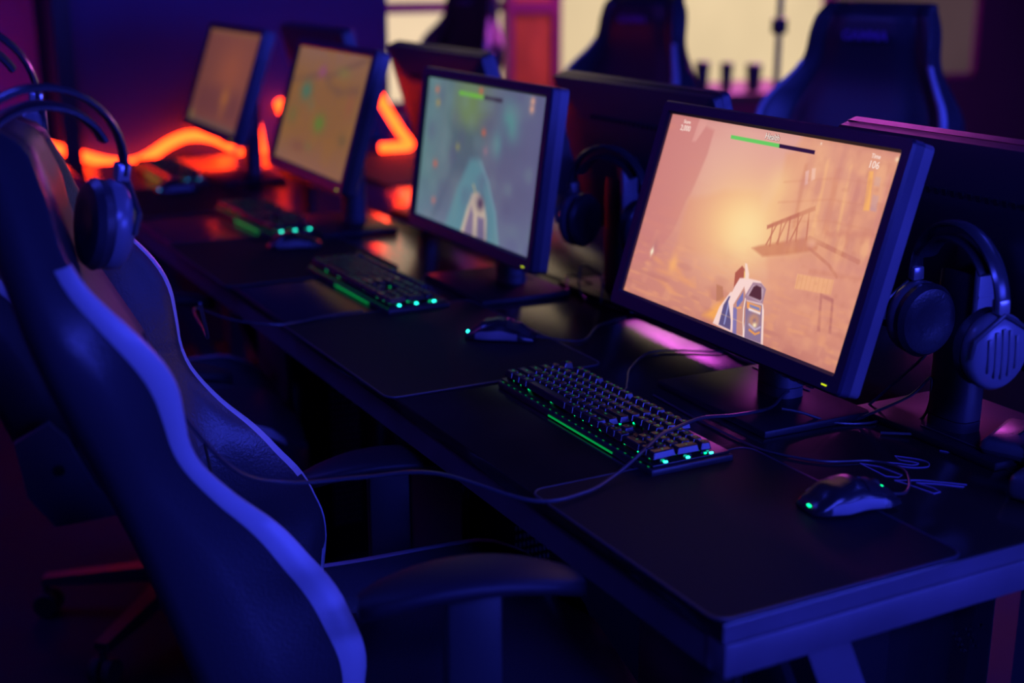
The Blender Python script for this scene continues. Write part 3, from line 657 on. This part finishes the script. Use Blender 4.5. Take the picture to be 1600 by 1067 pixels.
# ------------------------------------------------------------------ gaming chairs
def smooth_tab(tab, x):
    # average of the linear profile over a small window, so the outline has no kinks
    xs, ys = zip(*tab); return float(np.mean(np.interp([x + d for d in (-.03, -.02, -.01, 0, .01, .02, .03)], xs, ys)))
WID = [(0, .142), (.12, .198), (.22, .208), (.32, .189), (.4, .179), (.48, .186), (.55, .201), (.61, .222), (.67, .239), (.73, .249), (.79, .231), (.85, .192), (.94, .132), (1.0, .085)]
WIDB = [(0, .16), (.2, .22), (.4, .21), (.55, .22), (.64, .255), (.70, .25), (.77, .205), (.83, .17), (.94, .160), (1.0, .135)]
DEP = [(0, .027), (.1, .07), (.2, .124), (.3, .138), (.4, .103), (.48, .046), (.55, .016), (.61, .034), (.67, .056), (.74, .048), (.82, .012), (.9, .0), (1.0, .0)]
def make_chair(loc, rz, recline, label, group, logo=False, seat_z=.43, HS=.891, back_z=.385, WID=WID, arms=(.66, .66)):
    root = empty('gaming_chair', loc, rz, label, 'chair', group)
    T = math.radians(recline); O = Vector((-.235, 0, back_z))
    up = Vector((-math.sin(T), 0, math.cos(T))); fw_ = Vector((math.cos(T), 0, math.sin(T))); lt = Vector((0, 1, 0))
    P = lambda s, u, v: O + up * s * HS + lt * u + fw_ * v
    def half(s):
        w_ = smooth_tab(WID, s); f_ = smooth_tab(DEP, s); t = .04 + .014 * math.sin(s * 14) * (s < .9); e = min(1, (1.012 - s) / .05) if s > .962 else 1.; e = max(e, .25)
        tb = .034 * e; t *= e
        return [(0, t * .9), (.35 * w_, t), (.62 * w_, t * .96), (.73 * w_, t * .72), (.78 * w_, t * .80), (.88 * w_, t + f_ * .62), (.95 * w_, t + f_ * .95), (.975 * w_, t + f_), (.995 * w_, t + f_ * .985), (1.01 * w_, t + f_ * .88 - .004), (.985 * w_, (t + f_) * .74 - .006), (1.05 * w_, (t + f_) * .45 - .01), (1.055 * w_, t * .1 - .01), (.98 * w_, -tb * .75), (.85 * w_, -tb), (.5 * w_, -tb * 1.15), (0, -tb * 1.2)]
    S = [i / 64 for i in range(65)]
    rings = []
    for s in S:
        h = half(s); ring = [P(s, u, v) for u, v in h] + [P(s, -u, v) for u, v in h[-2:0:-1]]; rings.append(ring)
    obj('backrest', MB().loft(rings), leather, root, angle=60)
    # pale trim along both wings and the head
    for sd in (1, -1):
        mb = MB(); rg = []
        for s in S:
            if .02 < s < .83:
                h = half(s); kk = interp(s, [(0, .35), (.5, .55), (.8, 1.0)]); pts = [h[6], h[7], h[8], h[9]] + [tuple(h[9][i] * (1 - kk) + h[10][i] * kk for i in (0, 1))]; c = [P(s, sd * u, v) for u, v in pts]
                nn = [P(s, sd * (u + .0022), v + (.0022 if i < 3 else .0)) for i, (u, v) in enumerate(pts)]
                rg.append(nn + c[::-1])
        mb.loft(rg); obj('side_trim', mb, stripe_m, root, angle=60, label='pale trim along the wing edge')
    ls = MB()
    for s in (.16, .30, .44): ls.tube([P(s, -.55 * interp(s, WID), .062), P(s, 0, .066), P(s, .55 * interp(s, WID), .062)], .0022, 6)
    obj('seam', ls, rubber, root)
    if logo:
        t = MB(); X = Matrix.Translation(P(.90, .0, .058)) @ Matrix((Vector((0, 1, 0)), up, fw_)).transposed().to_4x4()
        add_text(t, 'GAMMA', .034, X, .0004, .0008); obj('chair_lettering', t, logo_m, root, smooth=False)
        # harness slots
    # seat
    z = seat_z; st = MB(); rg = []
    for i in range(21):
        t = i / 20; x = -.24 + t * .50; w_ = interp(t, [(0, .20), (.15, .25), (.7, .265), (.92, .25), (1, .19)]); b_ = interp(t, [(0, .01), (.2, .045), (.7, .05), (1, .0)]); th = interp(t, [(0, .03), (.12, .06), (.85, .065), (1, .03)])
        h = [(0, th), (.55 * w_, th), (.68 * w_, th - .008), (.8 * w_, th + b_ * .6), (.93 * w_, th + b_), (1.0 * w_, th + b_ * .6), (1.01 * w_, 0), (.93 * w_, -.05), (0, -.055)]
        rg.append([(x, u, z + v - .02) for u, v in h] + [(x, -u, z + v - .02) for u, v in h[-2:0:-1]])
    obj('seat', MB().loft(rg), leather, root, angle=60)
    for sd in (1, -1):
        rg = []
        for i in range(3, 19):
            t = i / 20; x = -.24 + t * .50; w_ = interp(t, [(0, .20), (.15, .25), (.7, .265), (.92, .25), (1, .19)]); b_ = interp(t, [(0, .01), (.2, .045), (.7, .05), (1, .0)]); th = interp(t, [(0, .03), (.12, .06), (.85, .065), (1, .03)])
            q = [(.91 * w_, th + b_ + .001), (.95 * w_, th + b_ + .002), (1.01 * w_ + .002, th + b_ * .6), (1.01 * w_, th + b_ * .5), (.93 * w_, th + b_ - .003)]
            rg.append([(x, sd * u, z + v - .02) for u, v in q])
        obj('seat_trim', MB().loft(rg), stripe_m, root, angle=60, label='pale trim along the seat side')
        # recline hinge bracket
        hb = MB(); y0 = sd * .262
        pts = [(-.30, .10), (-.235, .135), (-.205, .10), (-.16, -.005), (-.10, -.06), (-.24, -.075), (-.285, -.01)]
        hb.loft([[(x, y0 - .012, z + v) for x, v in pts], [(x, y0 + .012, z + v) for x, v in pts]], smooth=False)
        obj('hinge_cover', hb, mat('hinge_cover_plastic', (.10, .10, .12), .4), root, label='plastic cover of the recline hinge')
        hb = MB().lathe([(.001, 0), (.012, 0), (.012, .004), (.001, .005)], (-.225, y0 + sd * .012, z + .04), 'y', 16); obj('hinge_bolt', hb, rubber, root)
        # armrest
        ax, ay = -.022, sd * .30; az = arms[0 if sd < 0 else 1]
        ap = MB(); rg = []
        for i in range(15):
            t = i / 14; x = ax - .13 + t * .26; ww = .046 * min(1, math.sin(PI * (t * .94 + .03)) ** .35); zz = az - .012 * (2 * t - 1) ** 2 * 2
            rg.append([(x, ay + ww * math.cos(a), zz + .013 * math.copysign(abs(math.sin(a)) ** .6, math.sin(a))) for a in [2 * PI * k / 16 for k in range(16)]])
        ap.loft(rg); pad_ = obj('armrest_pad', ap, mat('armrest_rubber', (.018, .015, .022), .5, spec=.3), root, angle=60)
        po = MB(); po.box((ax - .032, ay - .018, z + .02), (ax + .032, ay + .018, az - .010), .005); po.box((ax - .04, min(ay, ay - sd * .16), z - .075), (ax + .04, max(ay, ay - sd * .16), z - .060), .003); po.box((ax - .032, ay - .010, z - .07), (ax + .032, ay + .010, z + .03), .003)
        obj('armrest_post', po, plastic, root)
    mp = MB(); mp.box((-.12, -.09, z - .105), (.12, .09, z - .078), .006); obj('tilt_mechanism', mp, metal_m, root)
    lv = MB(); lv.tube([(0, -.08, z - .09), (.02, -.20, z - .095), (.03, -.27, z - .10)], .005, 8); obj('tilt_lever', lv, metal_m, root)
    obj('gas_lift', MB().lathe([(.030, .09), (.030, .22), (.020, .225), (.020, z - .10)], (0, 0, 0), 'z', 20), metal_m, root)
    for k in range(5):
        a = 2 * PI * k / 5 + .35; d = Vector((math.cos(a), math.sin(a), 0)); n_ = Vector((-d.y, d.x, 0)); rg = []
        for t in (0, .25, .6, 1):
            c = d * (.02 + .30 * t); hh = .035 - .018 * t; ww = .030 - .010 * t; zc = .115 - .030 * t
            rg.append([c + n_ * ww + Vector((0, 0, zc - hh * .5)), c + n_ * ww * .7 + Vector((0, 0, zc + hh * .5)), c - n_ * ww * .7 + Vector((0, 0, zc + hh * .5)), c - n_ * ww + Vector((0, 0, zc - hh * .5))])
        sp = obj('base_spoke', MB().loft(rg), plastic, root, angle=40)
        c = d * .315; ct = MB()
        for o_ in (-.016, .016):
            q = c + n_ * o_; M4 = Matrix.Translation((q.x, q.y, .029)) @ Matrix.Rotation(a + PI / 2 * 0, 4, 'Z')
            t2 = MB().lathe([(.004, -.010), (.026, -.010), (.0285, -.006), (.0285, .006), (.026, .010), (.004, .010)], (0, 0, 0), 'y', 20); t2.xf(M4)
            me = bpy.data.meshes.new('wheel_piece'); t2.b.to_mesh(me); t2.b.free(); ct.b.from_mesh(me); bpy.data.meshes.remove(me)
        ct.tube([(c.x, c.y, .03), (c.x, c.y, .075)], .008, 8); obj('caster', ct, rubber, root)
    return root
GC = 'gaming chairs around the desks'
make_chair((-.069, .539, 0), math.radians(-13.7), 18.6, 'nearest black gaming chair with pale trim, headset on its head', GC, arms=(.735, .655))
make_chair((-.13, 1.74, 0), math.radians(-13), 20, 'second gaming chair along the left aisle, mostly hidden behind the nearest chair', GC)
make_chair((1.28, 1.46, 0), PI + math.radians(20), 10, 'gaming chair behind the orange screen with violet lettering on its head', GC, logo=True, back_z=.43, WID=WIDB)
make_chair((1.29, 2.58, 0), PI + math.radians(12), 10, 'gaming chair behind the far desk, against the wide bright window', GC, logo=True, back_z=.43, WID=WIDB)
make_chair((1.66, 4.55, 0), PI + math.radians(10), 10, 'farthest gaming chair, beside the terracotta panel', GC, logo=True, back_z=.43, WID=WIDB)

# headsets on the chair and on the monitor stand
make_headset((-.512, .61, 1.268), (math.radians(6), math.radians(8), math.radians(8)), 'black headset hung over the head of the nearest chair', 1.05)
make_headset((-.585, .80, 1.335), (math.radians(6), math.radians(4), math.radians(-5)), 'second headset at the upper left, hung behind the first one', 1.05)
make_headset((.555, .252, 1.075), (math.radians(4), math.radians(2), math.radians(-98)), 'black headset with grilled ear cup leaning on the stand at the right edge', 1.0)
make_headset((.575, 1.15, 1.07), (math.radians(4), 0, math.radians(-70)), 'black headset on the stand behind the orange screen', 1.0)

# ------------------------------------------------------------------ cables
def cable(name, pts, r, label, m=cable_m, cat='cable', n=14):
    o = obj(name, MB().tube(spline(pts, n), r, 8), m); tag(o, label, cat, 'loose cables'); return o
cable('headset_cable', [(-.47, .42, 1.02), (-.455, .43, .97), (-.42, .45, .90), (-.36, .48, .82), (-.289, .50, .785), (-.20, .487, .78), (-.117, .444, .785), (-.03, .352, .765), (.047, .356, .758), (.110, .380, .762), (.168, .402, .778), (.208, .421, .7875), (.24, .432, .789), (.30, .452, .788), (.37, .468, .776), (.45, .488, .768), (.50, .515, .775), (.57, .56, .765), (.60, .62, .754)], .0026, 'headset cable running from the nearest chair across the nearest keyboard')
cable('headset_cable', [(-.36, .60, 1.0), (-.30, .80, .90), (-.20, 1.2, .80), (-.148, 1.45, .775), (-.10, 1.37, .765), (-.021, 1.325, .757), (.063, 1.343, .7565), (.12, 1.352, .756), (.155, 1.362, .7525)], .0024, 'dark blue cable drooping off the desk beside the second keyboard')
cable('mouse_cable', [(.385, .168, .760), (.415, .172, .754), (.45, .20, .7525), (.475, .24, .7525), (.46, .28, .7525), (.40, .31, .753), (.36, .37, .753), (.352, .43, .7525), (.352, .53, .7525), (.36, .66, .7525)], .0018, 'thin cable of the nearest mouse curving over the desk')
cable('keyboard_cable', [(.294, .72, .757), (.33, .70, .753), (.36, .735, .753), (.41, .80, .753), (.50, .86, .753), (.60, .80, .753)], .0018, 'cable behind the nearest keyboard')
cable('mouse_cable', [(.35, 1.02, .760), (.42, .98, .753), (.50, 1.05, .753), (.58, 1.08, .753)], .0018, 'cable of the mouse between the first two keyboards')
for pts, lab in (([(.56, .42, .753), (.60, .36, .80), (.62, .34, .83), (.625, .36, .76), (.60, .45, .753)], 'looped cable standing up right of the orange screen'),
                 ([(.55, .36, .7525), (.60, .31, .756), (.64, .235, .762), (.66, .19, .80), (.655, .17, .86)], 'thick cable curving to the headset at the right edge'),
                 ([(.60, .45, .753), (.63, .42, .80), (.67, .40, .845), (.70, .42, .86)], 'cable slanting up behind the orange screen'),
                 ([(.44, .45, .78), (.47, .44, .772), (.52, .42, .754), (.58, .40, .753), (.64, .46, .753)], 'cable leaving the foot of the orange screen'),
                 ([(.62, .62, .753), (.60, .75, .753), (.64, .95, .753), (.60, 1.15, .753), (.63, 1.4, .753), (.60, 1.7, .753), (.62, 2.1, .753)], 'long cable lying along the gap between the desks'),
                 ([(.585, 1.18, .753), (.61, 1.22, .80), (.60, 1.28, .81), (.585, 1.24, .754), (.64, 1.15, .753)], 'looped cable on the desk right of the teal screen'),
                 ([(.58, 1.30, .753), (.62, 1.36, .775), (.66, 1.30, .755), (.70, 1.38, .753)], 'tangled cable on the desk behind the teal screen'),
                 ):
    cable('cable', pts, .0022, lab)
# connector plugged in below the orange screen
t = empty('video_cable', (.50, .60, .75), 0, 'thick video cable with a moulded plug below the orange screen', 'cable', 'loose cables')
obj('plug', MB().tube([(-.012, .065, .105), (-.008, .052, .090), (-.002, .040, .074)], [.0105, .0125, .008], 10, .7), plastic, t)
obj('cord', MB().tube(spline([(-.002, .040, .074), (.004, .028, .062), (.014, .0, .060), (.024, -.03, .072), (.04, -.05, .05), (.09, -.02, .004)]), .0036, 8), cable_m, t)

# printed outline figures on the desk
LT = empty('printed_lettering', (.5, .22, .7504), 0, 'thin violet outlined figures printed on the desk beside the nearest mouse', 'lettering')
def glyph(*segs):
    g = MB()
    for smooth_, pts in segs:
        q = [(x - .5, y - .22, .0003) for x, y in pts]; g.tube(spline(q, 8) if smooth_ else q, .0008, 4)
    obj('printed_figure', g, ink, LT)
glyph((1, [(.505, .284), (.522, .262), (.527, .245), (.515, .232), (.493, .240), (.476, .262), (.466, .28)]), (1, [(.505, .284), (.500, .270), (.510, .255), (.512, .246), (.500, .247), (.487, .262), (.466, .28)]))
glyph((0, [(.443, .285), (.458, .262), (.462, .225), (.452, .221), (.440, .232), (.443, .285)]))
glyph((0, [(.503, .156), (.480, .180), (.459, .196), (.466, .172), (.463, .158), (.452, .158), (.446, .195), (.440, .216)]), (1, [(.440, .216), (.470, .200), (.492, .180), (.512, .160)]))
glyph((1, [(.575, .27), (.585, .255), (.598, .25), (.60, .262)]), (1, [(.575, .27), (.59, .25), (.615, .235), (.64, .235)]))

# dark gadgets at the right edge
t = empty('game_controller', (.665, .21, .7512), math.radians(25), 'dark controller lying at the foot of the stand at the right edge', 'controller')
obj('body', MB().box((-.065, -.04, .006), (.065, .04, .030), .012, 3), mat('controller_plastic', (.06, .06, .07), .25), t)
for s_ in (-1, 1): obj('grip', MB().tube([(s_ * .045, -.02, .018), (s_ * .062, -.055, .014), (s_ * .066, -.075, .012)], [.018, .016, .010], 12), plastic, t)
t = empty('small_speaker', (.575, .085, .7505), math.radians(20), 'small black desk gadget with a red light at the right edge', 'gadget')
obj('body', MB().box((-.05, -.035, 0), (.05, .035, .035), .010, 3), mat('controller_plastic', (.06, .06, .07), .25), t)
obj('light', MB().lathe([(.001, 0), (.005, 0), (.005, .002), (.001, .002)], (-.02, .01, .0355), 'z', 12), red_e, t)

# ------------------------------------------------------------------ computer towers under the desks
def make_pc(x, y, label):
    root = empty('computer_tower', (x, y, 0), 0, label, 'computer', 'computer towers under the desks')
    obj('case', MB().box((-.22, -.10, .02), (.22, .11, .63), .004), metal_m, root)
    obj('side_panel', MB().box((-.21, -.106, .03), (.21, -.101, .62), .002), glass_m, root)
    d = MB()
    for i in range(30):
        for j in range(9): d.box((-.12 + j * .008, -.1085 + .001 * ((i + j) % 2), .12 + i * .016), (-.117 + j * .008, -.1062, .128 + i * .016))
    obj('vent_grille', d, mat('grille_glint_metal', (.3, .3, .34), .3, metal=.8), root, smooth=False)
    for sx_ in (-.17, .17):
        for sy_ in (-.07, .08): obj('foot', MB().lathe([(.015, 0), (.015, .02)], (sx_, sy_, 0), 'z', 12), rubber, root)
    gl = MB()
    for k in range(9): gl.tube([(.14 + .006 * k, -.107, .545 - .01 * (k % 4)), (.142 + .006 * k, -.1085, .548 - .01 * (k % 4))], .002, 6)
    obj('panel_glints', gl, steel, root)  # tiny steel studs stand in for glints on the side panel
    return root
make_pc(.36, .25, 'black computer tower under the near corner of the desk')
make_pc(.36, 1.0, 'black computer tower under the desk below the second mouse pad')
make_pc(.36, 1.9, 'black computer tower under the desk below the third monitor')

# ------------------------------------------------------------------ bar counter with cups, pole
t = empty('bar_counter', (3.6, 4.35, 0), 0, 'low counter with a tan top in front of the wide window', 'counter')
obj('counter_top', MB().box((-1.05, -.30, .775), (.15, .30, .815), .005), tanwood, t)
obj('counter_body', MB().box((-1.0, -.26, 0), (.10, .26, .775), .004), mat('dark_red_counter', (.14, .02, .03), .5), t)
def cup(x, y, r, h, label):
    tt = empty('paper_cup', (x, y, .8155), 0, label, 'cup', 'dark cups on the counter')
    obj('cup_body', MB().lathe([(r * .78, 0), (r, h), (r * .9, h), (r * .7, .005)], (0, 0, 0), 'z', 20), plastic, tt)
    obj('cup_lid', MB().lathe([(r * 1.05, h), (r * 1.05, h + .006), (r * .9, h + .012), (.001, h + .012)], (0, 0, 0), 'z', 20), plastic, tt)
cup(2.98, 4.15, .034, .135, 'leftmost dark cup on the counter'); cup(3.12, 4.15, .030, .125, 'middle dark cup on the counter'); cup(3.28, 4.15, .038, .115, 'rightmost dark cup on the counter, wider than the others')
t = empty('light_stand', (2.725, 3.3, 0), 0, 'thin dark upright pole standing before the wide window', 'stand')
obj('pole', MB().tube([(0, 0, .1), (0, 0, 2.6)], .013, 12), metal_m, t); obj('clamp', MB().box((-.024, -.024, 1.13), (.024, .024, 1.19), .006), plastic, t)
for k in range(3):
    a = 2 * PI * k / 3; obj('leg', MB().tube([(0, 0, .45), (.35 * math.cos(a), .35 * math.sin(a), .012)], .010, 8), metal_m, t)
# low red shelf seen between the screens, and clutter on the far left
t = empty('low_sofa', (2.15, 5.2, 0), 0, 'low red padded bench behind the bent neon tube', 'bench')
obj('seat', MB().box((-.7, -.3, .0), (.7, .35, .42), .05, 3), mat('red_upholstery', (.35, .05, .06), .6), t); obj('backrest', MB().box((-.7, .25, .42), (.7, .42, .62), .04, 3), mat('red_upholstery', (.35, .05, .06), .6), t)
